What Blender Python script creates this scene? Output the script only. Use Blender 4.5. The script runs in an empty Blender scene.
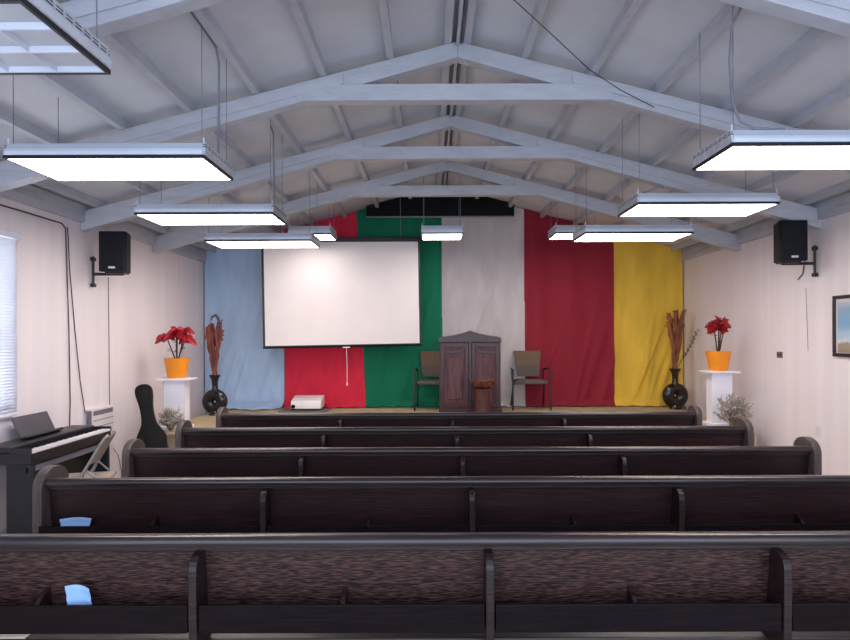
import bpy, bmesh, math, random
from mathutils import Vector, Matrix
random.seed(7)
scn = bpy.context.scene
COL = scn.collection
F = 640.0; VX, VY = 430.0, 336.0
CAMZ = 1.65

def W(px, py, d):                       # point seen at a pixel of the photo at a given depth
    return Vector(((px-VX)/F*d, d, CAMZ+(VY-py)/F*d))

# ------------------------------------------------------------------ materials
def srgb(r, g, b):
    def f(c):
        c /= 255.0
        return c/12.92 if c <= .04045 else ((c+.055)/1.055)**2.4
    return (f(r), f(g), f(b), 1)

def mat(name, c, rough=.6, metal=0, var=.12, scale=6, stretch=(1, 1, 1), bump=0, bscale=None, spec=.5,
        c2=None, lo=.35, hi=.65, detail=4, sheen=0, coat=0):
    m = bpy.data.materials.new(name); m.use_nodes = True
    nt = m.node_tree; N = nt.nodes; L = nt.links
    b = N['Principled BSDF']
    tc = N.new('ShaderNodeTexCoord'); mp = N.new('ShaderNodeMapping')
    mp.inputs['Scale'].default_value = stretch
    L.new(tc.outputs['Object'], mp.inputs['Vector'])
    no = N.new('ShaderNodeTexNoise'); no.inputs['Scale'].default_value = scale
    no.inputs['Detail'].default_value = detail
    L.new(mp.outputs[0], no.inputs['Vector'])
    cr = N.new('ShaderNodeValToRGB')
    c = tuple(c[:3]); k = 1-var; k2 = 1+var
    cr.color_ramp.elements[0].position = lo; cr.color_ramp.elements[1].position = hi
    cr.color_ramp.elements[0].color = (c[0]*k, c[1]*k, c[2]*k, 1)
    cr.color_ramp.elements[1].color = tuple(c2) if c2 else (min(1, c[0]*k2), min(1, c[1]*k2), min(1, c[2]*k2), 1)
    L.new(no.outputs['Fac'], cr.inputs['Fac']); L.new(cr.outputs['Color'], b.inputs['Base Color'])
    b.inputs['Roughness'].default_value = rough; b.inputs['Metallic'].default_value = metal
    b.inputs['Specular IOR Level'].default_value = spec
    if sheen: b.inputs['Sheen Weight'].default_value = sheen
    if coat: b.inputs['Coat Weight'].default_value = coat
    if bump:
        bn = N.new('ShaderNodeBump'); bn.inputs['Strength'].default_value = bump; bn.inputs['Distance'].default_value = .02
        if bscale:
            n2 = N.new('ShaderNodeTexNoise'); n2.inputs['Scale'].default_value = bscale; n2.inputs['Detail'].default_value = 4
            L.new(mp.outputs[0], n2.inputs['Vector']); L.new(n2.outputs['Fac'], bn.inputs['Height'])
        else:
            L.new(no.outputs['Fac'], bn.inputs['Height'])
        L.new(bn.outputs['Normal'], b.inputs['Normal'])
    return m

def emit(name, c, s):
    m = bpy.data.materials.new(name); m.use_nodes = True
    nt = m.node_tree; N = nt.nodes; L = nt.links
    b = N['Principled BSDF']
    tc = N.new('ShaderNodeTexCoord'); mp = N.new('ShaderNodeMapping'); mp.inputs['Scale'].default_value = (.4, 5, 1)
    no = N.new('ShaderNodeTexNoise'); no.inputs['Scale'].default_value = 2.5
    cr = N.new('ShaderNodeValToRGB')
    cr.color_ramp.elements[0].color = (c[0]*.86, c[1]*.8, c[2]*.78, 1); cr.color_ramp.elements[1].color = tuple(c)+(1,)
    cr.color_ramp.elements[0].position = .35; cr.color_ramp.elements[1].position = .6
    L.new(tc.outputs['Object'], mp.inputs[0]); L.new(mp.outputs[0], no.inputs['Vector'])
    L.new(no.outputs['Fac'], cr.inputs['Fac']); L.new(cr.outputs[0], b.inputs['Emission Color'])
    b.inputs['Base Color'].default_value = (.8, .8, .8, 1)
    b.inputs['Emission Strength'].default_value = s
    return m

MT = {}
MT['wall'] = mat('wall_paint', srgb(234, 225, 228), .75, var=.025, scale=2.2, stretch=(1, 3.0, .12), bump=.12, bscale=5)
MT['backwall'] = mat('back_wall_paint', srgb(190, 178, 176), .8, var=.05, scale=3)
MT['ceiling'] = mat('ceiling_paint', srgb(208, 212, 220), .7, var=.04, scale=3, bump=.15, bscale=9)
MT['beam'] = mat('beam_paint', srgb(186, 189, 198), .55, var=.06, scale=5, stretch=(1, 1, 4), bump=.25, bscale=14)
MT['floor'] = mat('floor_vinyl', srgb(178, 160, 145), .5, var=.1, scale=5)
MT['stage'] = mat('stage_carpet', srgb(178, 160, 128), .9, var=.12, scale=14, bump=.3, bscale=120)
MT['stagefront'] = mat('stage_front_paint', srgb(170, 155, 130), .8, var=.1, scale=5)
MT['pew'] = mat('pew_wood', srgb(38, 21, 24), .38, var=.4, scale=9, stretch=(.6, 6, 16), c2=srgb(52, 35, 36), lo=.4, hi=.75, detail=9, bump=.1, spec=.4)
MT['pewback'] = mat('pew_back_wood', srgb(36, 19, 21), .42, var=.4, scale=13, stretch=(1.8, 8, 20), c2=srgb(98, 68, 62), lo=.42, hi=.74, detail=12, bump=.08, spec=.35)
MT['pewback_far_dim'] = mat('pew_back_wood_dim_light', srgb(42, 24, 27), .4, var=.25, scale=8, stretch=(.8, 8, 20), c2=srgb(60, 37, 39), lo=.4, hi=.75, detail=8, bump=.04, spec=.3)  # same pew wood, with the dimmer light on the farther pews put into its colour
MT['pewrail'] = mat('pew_rail_wood', srgb(46, 31, 33), .28, var=.4, scale=5, stretch=(.5, 6, 16), c2=srgb(60, 46, 47), lo=.4, hi=.8, detail=8, spec=.55)
MT['lectern'] = mat('lectern_wood', srgb(92, 58, 64), .45, var=.3, scale=5, stretch=(6, 6, .8), c2=srgb(108, 72, 78), detail=8, bump=.06, spec=.3)
MT['lectern_dark'] = mat('lectern_wood_dark', srgb(66, 40, 46), .35, var=.3, scale=5, stretch=(6, 6, .8), detail=8)
MT['redwood'] = mat('reddish_wood', srgb(84, 44, 44), .5, var=.3, scale=8, stretch=(5, 5, 1), detail=8)
MT['carved'] = mat('carved_wood', srgb(98, 50, 34), .45, var=.6, scale=24, bump=.6)
MT['fixture'] = mat('fixture_metal', srgb(205, 214, 226), .35, metal=.15, var=.05, scale=4)
MT['fixlip'] = mat('fixture_lip', srgb(222, 232, 246), .3, metal=.1, var=.04, scale=4)
MT['chrome'] = mat('end_plate_metal', srgb(225, 228, 235), .28, metal=.55, var=.15, scale=30)
MT['slot'] = mat('slot_dark', srgb(40, 42, 50), .6, var=.1)
MT['black'] = mat('black_plastic', srgb(15, 15, 19), .6, var=.2, scale=10, spec=.15)
MT['blackrim'] = mat('black_rim', srgb(20, 22, 30), .4, var=.2, scale=10)
MT['speaker'] = mat('speaker_black', srgb(18, 20, 27), .6, var=.2, scale=80, bump=.2, bscale=200, spec=.25)
MT['badge'] = mat('badge_white', srgb(215, 215, 222), .4, var=.05)
MT['glow'] = emit('tube_diffuser', (1, .925, .87), 15)
MT['louver'] = mat('louver_metal', srgb(214, 224, 240), .3, metal=.2, var=.06)
MT['reflector'] = mat('reflector_metal', srgb(190, 202, 225), .35, metal=.4, var=.2, scale=4)
MT['wire'] = mat('wire_grey', srgb(128, 128, 138), .5, metal=.3, var=.1)
MT['cord'] = mat('cord_grey', srgb(120, 122, 132), .6, var=.1)
MT['cable'] = mat('cable_dark', srgb(66, 58, 62), .6, var=.1)
for n, c in (('blue', (182, 208, 238)), ('red', (230, 42, 74)), ('green', (0, 118, 84)), ('grey', (198, 190, 192)),
             ('crimson', (140, 24, 46)), ('yellow', (230, 188, 66))):
    MT['cloth_'+n] = mat('cloth_'+n, srgb(*c), .72, var=.07, scale=3, stretch=(2, 2, .6), bump=.15, bscale=10, sheen=.15, spec=.3)
MT['screen'] = mat('screen_white', srgb(238, 230, 230), .7, var=.015, scale=2)
MT['white'] = mat('white_paint', srgb(236, 236, 246), .45, var=.03, scale=4)
MT['whiteplastic'] = mat('white_plastic', srgb(240, 238, 240), .4, var=.03)
MT['mat'] = mat('grey_board', srgb(112, 104, 104), .7, var=.12)
MT['vase'] = mat('black_glaze', srgb(18, 16, 22), .14, var=.2, scale=4, spec=.6)
MT['vase2'] = mat('brown_black_glaze', srgb(30, 20, 20), .2, var=.2, scale=4, spec=.6)
MT['stalk'] = mat('dried_stalk_red', srgb(128, 66, 54), .7, var=.4, scale=14, stretch=(1, 1, .4))
MT['stalk2'] = mat('dried_stalk_brown', srgb(134, 80, 48), .7, var=.4, scale=14, stretch=(1, 1, .4))
MT['purple'] = mat('dried_loop_purple', srgb(72, 58, 80), .6, var=.2)
MT['sprig'] = mat('grey_green_sprig', srgb(112, 106, 88), .8, var=.2)
MT['bract'] = mat('poinsettia_red', srgb(162, 18, 36), .55, var=.3, scale=14)
MT['bract2'] = mat('poinsettia_deep_red', srgb(150, 16, 26), .55, var=.3, scale=14)
MT['stem'] = mat('plant_stem', srgb(72, 50, 44), .7, var=.2)
MT['leaf'] = mat('leaf_dark', srgb(92, 46, 42), .6, var=.2)
MT['pot'] = mat('orange_pot', srgb(242, 146, 30), .42, var=.08, scale=6, stretch=(1, 1, .3))
MT['soil'] = mat('soil', srgb(50, 36, 30), .95, var=.3, scale=30)
MT['fluff'] = mat('dried_bush', srgb(176, 166, 156), .9, var=.25, scale=12)
MT['fluff2'] = mat('dried_bush_stem', srgb(128, 112, 98), .9, var=.2)
MT['piano'] = mat('piano_black', srgb(25, 24, 31), .4, var=.2, scale=8)
MT['pianoside'] = mat('piano_side', srgb(20, 24, 33), .45, var=.15, scale=6)
MT['keys'] = mat('piano_keys', srgb(226, 222, 230), .3, var=.02)
MT['rest'] = mat('music_rest', srgb(66, 64, 76), .5, var=.1, scale=4)
MT['steel'] = mat('piano_rail', srgb(132, 130, 144), .4, metal=.2, var=.1)
MT['foldchair'] = mat('folding_chair_metal', srgb(150, 142, 140), .45, metal=.2, var=.08)
MT['foldseat'] = mat('folding_chair_seat', srgb(158, 146, 136), .6, var=.1)
MT['case'] = mat('guitar_case', srgb(24, 22, 24), .7, var=.25, scale=12, bump=.15, spec=.2)
MT['caseedge'] = mat('guitar_case_edge', srgb(70, 66, 62), .6, var=.2, scale=16)
MT['tan'] = mat('chair_fabric_tan', srgb(112, 92, 74), .85, var=.2, scale=60, bump=.3, bscale=150)
MT['seatgrey'] = mat('chair_fabric_grey', srgb(92, 84, 80), .85, var=.15, scale=60)
MT['chairmetal'] = mat('chair_metal_dark', srgb(38, 34, 40), .4, metal=.3, var=.1)
MT['mask'] = mat('mask_blue', srgb(146, 180, 222), .8, var=.05, scale=8, bump=.1)
MT['paper'] = mat('paper_beige', srgb(196, 184, 172), .8, var=.04)
MT['frame'] = mat('picture_frame_wood', srgb(46, 32, 34), .4, var=.2)
MT['mount'] = mat('picture_mount', srgb(206, 204, 212), .6, var=.03)
MT['grille'] = mat('grille_dark', srgb(120, 112, 118), .7, var=.3, scale=50)
MT['unit'] = mat('wall_unit_white', srgb(222, 214, 218), .5, var=.03)
MT['blind'] = mat('blind_white', srgb(216, 220, 232), .6, var=.03)
MT['brown'] = mat('outlet_brown', srgb(112, 88, 80), .6, var=.3, scale=60)

def slotted_material():
    m = mat('slotted_end_metal', srgb(225, 228, 235), .28, metal=.5, var=.15, scale=30)
    N = m.node_tree.nodes; L = m.node_tree.links; b = N['Principled BSDF']
    src = b.inputs['Base Color'].links[0].from_socket
    tc = N.new('ShaderNodeTexCoord'); sp = N.new('ShaderNodeSeparateXYZ'); L.new(tc.outputs['Object'], sp.inputs[0])
    def mth(op, *a):
        n = N.new('ShaderNodeMath'); n.operation = op
        for i, v in enumerate(a):
            if isinstance(v, (int, float)): n.inputs[i].default_value = v
            else: L.new(v, n.inputs[i])
        return n.outputs[0]
    z = sp.outputs['Z']; y = sp.outputs['Y']
    b1 = mth('COMPARE', z, .073, .0032); b2 = mth('COMPARE', z, .086, .0026)
    on = mth('LESS_THAN', mth('FRACT', mth('DIVIDE', y, .062)), .72)
    k = mth('MULTIPLY', mth('MAXIMUM', b1, b2), on)
    mx = N.new('ShaderNodeMix'); mx.data_type = 'RGBA'; L.new(k, mx.inputs[0]); L.new(src, mx.inputs[6])
    mx.inputs[7].default_value = srgb(45, 48, 58); L.new(mx.outputs[2], b.inputs['Base Color'])
    return m
MT['slotted'] = slotted_material()

def picture_material():
    m = bpy.data.materials.new('picture_print'); m.use_nodes = True
    N = m.node_tree.nodes; L = m.node_tree.links; b = N['Principled BSDF']
    tc = N.new('ShaderNodeTexCoord'); sp = N.new('ShaderNodeSeparateXYZ'); no = N.new('ShaderNodeTexNoise')
    no.inputs['Scale'].default_value = 9
    ad = N.new('ShaderNodeMath'); ad.operation = 'MULTIPLY_ADD'; ad.inputs[1].default_value = .06
    cr = N.new('ShaderNodeValToRGB'); cr.color_ramp.interpolation = 'EASE'
    e = cr.color_ramp.elements
    e[0].position = 0; e[0].color = srgb(150, 136, 118); e[1].position = 1; e[1].color = srgb(178, 186, 200)
    for p, c in ((.20, (160, 146, 128)), (.25, (206, 212, 222)), (.38, (176, 200, 222)), (.6, (128, 172, 206)), (.88, (140, 172, 200))):
        x = e.new(p); x.color = srgb(*c)
    mr = N.new('ShaderNodeMapRange'); mr.inputs[1].default_value = -.25; mr.inputs[2].default_value = .25
    L.new(tc.outputs['Object'], sp.inputs[0]); L.new(tc.outputs['Object'], no.inputs['Vector'])
    L.new(no.outputs['Fac'], ad.inputs[0]); L.new(sp.outputs['Z'], ad.inputs[2])
    L.new(ad.outputs[0], mr.inputs[0]); L.new(mr.outputs[0], cr.inputs[0]); L.new(cr.outputs[0], b.inputs['Base Color'])
    b.inputs['Roughness'].default_value = .35
    return m
MT['picture'] = picture_material()

# ------------------------------------------------------------------ mesh helpers
class MB:
    def __init__(s): s.bm = bmesh.new()
    def _merge(s, t, M=None):
        if M is not None: bmesh.ops.transform(t, matrix=M, verts=t.verts)
        me = bpy.data.meshes.new('tmp'); t.to_mesh(me); t.free(); s.bm.from_mesh(me); bpy.data.meshes.remove(me)
    def box(s, x0, x1, y0, y1, z0, z1, bev=0, M=None, seg=2):
        t = bmesh.new()
        bmesh.ops.create_cube(t, size=1)
        for v in t.verts:
            v.co = Vector((x0+(v.co.x+.5)*(x1-x0), y0+(v.co.y+.5)*(y1-y0), z0+(v.co.z+.5)*(z1-z0)))
        if bev: bmesh.ops.bevel(t, geom=t.edges[:], offset=bev, segments=seg, affect='EDGES', profile=.5)
        s._merge(t, M); return s
    def prism(s, poly, axis, a0, a1, bev=0, M=None):
        t = bmesh.new()
        def P(u, v, a):
            return {'X': (a, u, v), 'Y': (u, a, v), 'Z': (u, v, a)}[axis]
        A = [t.verts.new(P(u, v, a0)) for u, v in poly]; B = [t.verts.new(P(u, v, a1)) for u, v in poly]
        t.faces.new(A); t.faces.new(list(reversed(B)))
        n = len(poly)
        side = []
        for i in range(n):
            side.append(t.faces.new((A[i], B[i], B[(i+1) % n], A[(i+1) % n])))
        bmesh.ops.recalc_face_normals(t, faces=t.faces[:])
        if bev:
            eds = [e for e in t.edges if (e.verts[0] in A and e.verts[1] in A) or (e.verts[0] in B and e.verts[1] in B)]
            bmesh.ops.bevel(t, geom=eds, offset=bev, segments=2, affect='EDGES', profile=.5)
        s._merge(t, M); return s
    def tube(s, pts, r, seg=8, M=None):
        t = bmesh.new(); pts = [Vector(p) for p in pts]; n = len(pts); rings = []
        up = None
        for i, p in enumerate(pts):
            d = (pts[min(i+1, n-1)]-pts[max(i-1, 0)]).normalized()
            if up is None:
                up = Vector((0, 0, 1)) if abs(d.z) < .9 else Vector((1, 0, 0))
            a = d.cross(up)
            if a.length < 1e-4: a = d.cross(Vector((.3, 1, .2)))
            a.normalize(); b = d.cross(a).normalized(); up = a.cross(d)
            rr = r[i] if isinstance(r, (list, tuple)) else r
            rings.append([t.verts.new(p+a*math.cos(2*math.pi*k/seg)*rr+b*math.sin(2*math.pi*k/seg)*rr) for k in range(seg)])
        for i in range(n-1):
            for k in range(seg):
                t.faces.new((rings[i][k], rings[i][(k+1) % seg], rings[i+1][(k+1) % seg], rings[i+1][k]))
        t.faces.new(rings[0]); t.faces.new(list(reversed(rings[-1])))
        bmesh.ops.recalc_face_normals(t, faces=t.faces[:])
        s._merge(t, M); return s
    def lathe(s, prof, seg=28, M=None):
        t = bmesh.new(); rings = []
        for r, z in prof:
            rings.append([t.verts.new((max(r, 1e-4)*math.cos(2*math.pi*k/seg), max(r, 1e-4)*math.sin(2*math.pi*k/seg), z)) for k in range(seg)])
        for i in range(len(prof)-1):
            for k in range(seg):
                t.faces.new((rings[i][k], rings[i][(k+1) % seg], rings[i+1][(k+1) % seg], rings[i+1][k]))
        if prof[0][0] > 1e-3: t.faces.new(list(reversed(rings[0])))
        if prof[-1][0] > 1e-3: t.faces.new(rings[-1])
        bmesh.ops.remove_doubles(t, verts=t.verts[:], dist=2e-4)
        bmesh.ops.recalc_face_normals(t, faces=t.faces[:])
        s._merge(t, M); return s
    def torus(s, R, r, flat=1, seg=40, cs=18, M=None):   # ring standing upright, its hole along Y
        t = bmesh.new(); rings = []
        for i in range(seg):
            a = 2*math.pi*i/seg
            rings.append([t.verts.new(((R+r*math.cos(2*math.pi*j/cs))*math.cos(a), r*flat*math.sin(2*math.pi*j/cs), (R+r*math.cos(2*math.pi*j/cs))*math.sin(a))) for j in range(cs)])
        for i in range(seg):
            for j in range(cs):
                t.faces.new((rings[i][j], rings[(i+1) % seg][j], rings[(i+1) % seg][(j+1) % cs], rings[i][(j+1) % cs]))
        bmesh.ops.recalc_face_normals(t, faces=t.faces[:])
        s._merge(t, M); return s
    def grid(s, f, nu, nv, thick=0):
        t = bmesh.new()
        V = [[t.verts.new(f(i/nu, j/nv)) for j in range(nv+1)] for i in range(nu+1)]
        for i in range(nu):
            for j in range(nv):
                t.faces.new((V[i][j], V[i+1][j], V[i+1][j+1], V[i][j+1]))
        bmesh.ops.recalc_face_normals(t, faces=t.faces[:])
        if thick: bmesh.ops.solidify(t, geom=t.faces[:], thickness=thick)
        s._merge(t); return s
    def leaf(s, base, tip, w, n=Vector((0, 0, 1)), curl=0.0):
        base = Vector(base); tip = Vector(tip); d = tip-base
        a = d.cross(n)
        if a.length < 1e-5: a = d.cross(Vector((1, .2, 0)))
        a.normalize(); up = a.cross(d).normalized()
        ws = [0.12, .8, 1, .6, .03]; us = [0, .3, .55, .8, 1]
        L = []; R = []; C = []
        for u, k in zip(us, ws):
            c = base+d*u+up*curl*math.sin(u*math.pi)
            C.append(s.bm.verts.new(c-up*w*.18*k)); L.append(s.bm.verts.new(c+a*w*.5*k)); R.append(s.bm.verts.new(c-a*w*.5*k))
        for i in range(4):
            s.bm.faces.new((L[i], C[i], C[i+1], L[i+1])); s.bm.faces.new((C[i], R[i], R[i+1], C[i+1]))
        return s
    def out(s, name, m, parent=None, smooth=False, loc=None):
        me = bpy.data.meshes.new(name)
        s.bm.to_mesh(me); s.bm.free()
        me.materials.append(MT[m] if isinstance(m, str) else m)
        if smooth:
            me.polygons.foreach_set('use_smooth', [True]*len(me.polygons))
            try: me.set_sharp_from_angle(angle=math.radians(40))
            except Exception: pass
        o = bpy.data.objects.new(name, me); COL.objects.link(o)
        if parent: o.parent = parent
        if loc is not None: o.location = loc
        return o

def thing(name, label, cat, loc=(0, 0, 0), rotz=0, group=None):
    o = bpy.data.objects.new(name, None); COL.objects.link(o); o.empty_display_size = .1
    o.location = loc; o.rotation_euler = (0, 0, rotz); tag(o, label, cat, group); return o
def tag(o, label, cat, group=None):
    o['label'] = label; o['category'] = cat
    if group: o['group'] = group
    return o
def struct(o):
    o['kind'] = 'structure'; return o
def dup(root, loc, label=None):
    r = root.copy(); COL.objects.link(r); r.location = loc
    if label: r['label'] = label
    for ch in list(root.children):
        c = ch.copy(); COL.objects.link(c); c.parent = r
        for g in list(ch.children):
            d = g.copy(); COL.objects.link(d); d.parent = c
    return r

# ------------------------------------------------------------------ room shell
XL, XR, XC = -3.66, 4.11, .225
YB, YN = 10.42, -1.0
SLOPE = .26; RIDGE = CAMZ+2.40
def ceil_z(x): return RIDGE-SLOPE*abs(x-XC)
STAGE_Z = CAMZ-1.145; STAGE_Y = 7.56; STAGE_XR = 3.86; STAGE_XL = -3.345

struct(MB().box(XL-.1, XR+.1, YN, YB+.1, -.1, 0).out('floor', 'floor'))
# left wall with a window opening
WY0, WY1, WZ0, WZ1 = 4.25, 5.62, CAMZ-.64, CAMZ+.87
m = MB()
hL = ceil_z(XL)+.03; hR = ceil_z(XR)+.03
for a in ((YN, WY0, 0, hL), (WY1, YB, 0, hL), (WY0, WY1, 0, WZ0), (WY0, WY1, WZ1, hL)):
    m.box(XL-.1, XL, a[0], a[1], a[2], a[3])
struct(m.out('wall_left', 'wall'))
m = MB().box(XR, XR+.1, YN, YB, 0, hR)
struct(m.out('wall_right', 'wall'))
struct(MB().prism([(XL-.1, 0), (XR+.1, 0), (XR+.1, ceil_z(XR+.1)+.02), (XC, RIDGE+.02), (XL-.1, ceil_z(XL-.1)+.02)], 'Y', YB, YB+.1).out('wall_back', 'backwall'))
ceiling = MB().prism([(XL-.1, ceil_z(XL-.1)), (XC, RIDGE), (XR+.1, ceil_z(XR+.1)), (XR+.1, ceil_z(XR+.1)+.08), (XC, RIDGE+.08), (XL-.1, ceil_z(XL-.1)+.08)], 'Y', YN, YB+.1).out('ceiling', 'ceiling')
struct(ceiling)
JD = .075
for k in range(-7, 8):
    xs = [XC+.53*k] if k else [XC-.075, XC+.075]
    for x in xs:
        z = ceil_z(x)
        s = -SLOPE if x > XC else SLOPE
        w = .027
        MB().prism([(x-w, z-JD), (x+w, z-JD), (x+w, z+s*w+.004), (x-w, z-s*w+.004)], 'Y', YN, YB).out('ceiling_joist', 'beam', ceiling)
MB().box(XC-.012, XC+.012, YN, YB, RIDGE-.12, RIDGE-.01).out('ridge_board', 'beam', ceiling)
# wall plates under the eaves
for i, (x, s) in enumerate(((XL, 1), (XR, -1))):
    z0 = CAMZ+1.20
    m = MB(); m.box(min(x, x+s*.05), max(x, x+s*.05), YN, YB, z0, ceil_z(x)-.005, .004)
    m.box(min(x+s*.05, x+s*.062), max(x+s*.05, x+s*.062), YN, YB, z0+.075, z0+.087)
    struct(m.out('trim_%d' % (i+1), 'beam'))
# stage
m = MB().box(STAGE_XL, STAGE_XR, STAGE_Y, YB, STAGE_Z-.03, STAGE_Z, .004)
st = struct(m.out('stage_floor', 'stage'))
struct(MB().box(STAGE_XL, STAGE_XR-.01, STAGE_Y+.02, YB, 0, STAGE_Z-.03).out('stage_riser', 'stagefront'))

# roof trusses
def truss(y, label):
    t = thing('roof_truss', label, 'roof truss', (XC, y, 0), 0, 'white roof trusses')
    for s, xe in ((-1, XC-XL), (1, XR-XC)):
        top = RIDGE-JD-.002
        xe -= .004
        poly = [(0, top), (s*xe, top-SLOPE*xe), (s*xe, top-SLOPE*xe-.20), (s*xe*.55, top-SLOPE*xe*.55-.17), (0, top-.125)]
        MB().prism(poly, 'Y', -.06, .06, .006).out('rafter', 'beam', t)
        # long thin splice board nailed to the rafter face
        a, b = .9, xe*.8
        MB().prism([(s*a, top-SLOPE*a-.03), (s*b, top-SLOPE*b-.03), (s*b, top-SLOPE*b-.11), (s*a, top-SLOPE*a-.10)], 'Y', -.075, -.061, .003).out('splice_board', 'beam', t)
    z = CAMZ+1.92
    MB().box(-1.27, 1.22, -.072, .05, z-.065, z+.065, .008).out('tie_beam', 'beam', t)
truss(1.75, 'white painted roof truss nearest the photographer, only its rafters at the top edge')
truss(3.43, 'white roof truss above the unlit ceiling light, its tie beam out of view')
truss(5.10, 'white roof truss whose tie beam looks longest')
truss(6.76, 'white painted roof truss midway down the hall, ending above the wall speakers')
truss(8.50, 'white painted roof truss closest to the stage, in front of the long black housing')

# ------------------------------------------------------------------ window and blind
m = MB()
for a in ((WY0, WY0+.05, WZ0, WZ1), (WY1-.05, WY1, WZ0, WZ1), (WY0, WY1, WZ0, WZ0+.05), (WY0, WY1, WZ1-.05, WZ1), (WY0+.66, WY0+.70, WZ0, WZ1)):
    m.box(XL-.09, XL-.05, a[0], a[1], a[2], a[3])
win = struct(m.out('window_1', 'white'))
gl = bpy.data.materials.new('window_glass'); gl.use_nodes = True
gb = gl.node_tree.nodes['Principled BSDF']; gb.inputs['Transmission Weight'].default_value = 1; gb.inputs['Roughness'].default_value = .02; gb.inputs['IOR'].default_value = 1.02
MT['glass'] = gl
MB().box(XL-.072, XL-.068, WY0+.03, WY1-.03, WZ0+.03, WZ1-.03).out('pane', 'glass', win)
bl = thing('window_blind', 'white horizontal slat blind pulled down over the left window', 'window blind', (XL, (WY0+WY1)/2, WZ1))
hw = (WY1-WY0)/2
MB().box(.004, .06, -hw-.05, hw+.03, -.01, .045, .005).out('head_rail', 'blind', bl)
m = MB(); z = -.03
while z > -(WZ1-WZ0)-.01:
    m.box(-.016, .016, -hw-.03, hw, -.001, .001, M=Matrix.Translation((.03, 0, z)) @ Matrix.Rotation(math.radians(-48), 4, 'Y')); z -= .027
m.out('slats', 'blind', bl)
MB().box(.012, .045, -hw-.03, hw, -(WZ1-WZ0)-.045, -(WZ1-WZ0)-.02, .004).out('bottom_rail', 'blind', bl)

# ------------------------------------------------------------------ curtains on the back wall
def curtain(color, x0, x1, label, xt0=None, xt1=None, seed=0, trail=.15):
    rnd = random.Random(seed)
    xt0 = x0 if xt0 is None else xt0; xt1 = x1 if xt1 is None else xt1
    y = YB-.06
    waves = [(rnd.uniform(4, 14), rnd.uniform(0, 6.28), rnd.uniform(.003, .009)) for _ in range(5)]
    diag = [(rnd.uniform(0, 1), rnd.uniform(.5, 1.1), rnd.uniform(.016, .036), rnd.uniform(.02, .05)) for _ in range(7)]
    def f(u, v):
        xb = x0+(x1-x0)*u; xt = xt0+(xt1-xt0)*u
        x = xb+(xt-xb)*v
        zb = STAGE_Z+.006; zt = ceil_z(x)-.01
        vt = .10
        k = 1 if x > STAGE_XL+.1 else max(0, (x-STAGE_XL)/.1)
        tr = trail*k*(.85+.15*math.sin(9*x+seed))
        if v < vt:                       # the foot of the cloth lies forward on the stage floor
            q = 1-v/vt; z = zb+.004+.016*(1+math.sin(26*x+9*q*2+seed))*.5*min(1, q*4)+.10*(1-q)**3; yy = y-tr*q-.02*k*(1-q)
        else:
            z = zb+.104+(zt-zb-.104)*(v-vt)/(1-vt); yy = y-.02*k*math.exp(-((v-vt)/.05)**2)
        for k, p, a in waves: yy += a*math.sin(k*x+p+.6*z)
        for c, sl, a, w in diag:         # slanting pull creases in the lower half
            q = (u-c)-sl*(v-.12)
            fade = max(0, 1-abs(v-.3)/.4)
            yy -= a*math.exp(-(q/w)**2)*fade
        edge = min(u, 1-u)
        if edge < .03: yy -= .008
        return Vector((x, min(yy, YB-.008), z))
    o = MB().grid(f, 60, 110).out('curtain_panel', 'cloth_'+color, None, True)
    tag(o, label, 'curtain', 'coloured cloth panels on the back wall')
k = (YB-.04)/F
def bx(px): return (px-VX)*k
curtain('blue', XL+.02, bx(284.5), 'light blue cloth panel on the back wall, leftmost, behind the left vase', seed=1, trail=.5)
curtain('red', bx(285), bx(366.5), 'bright red cloth panel hanging behind the white projector', None, bx(357), seed=2, trail=.2)
curtain('green', bx(366), bx(442.5), 'dark green cloth panel hanging behind the left stage chair', bx(357), None, seed=3)
curtain('grey', bx(442), bx(524.5), 'pale grey cloth panel hanging behind the wooden lectern', seed=4)
curtain('crimson', bx(524), bx(613.5), 'deep crimson cloth panel hanging behind the right stage chair', seed=5)
curtain('yellow', bx(613), XR-.02, 'golden yellow cloth panel on the back wall, behind the right vase', seed=6)

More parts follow.
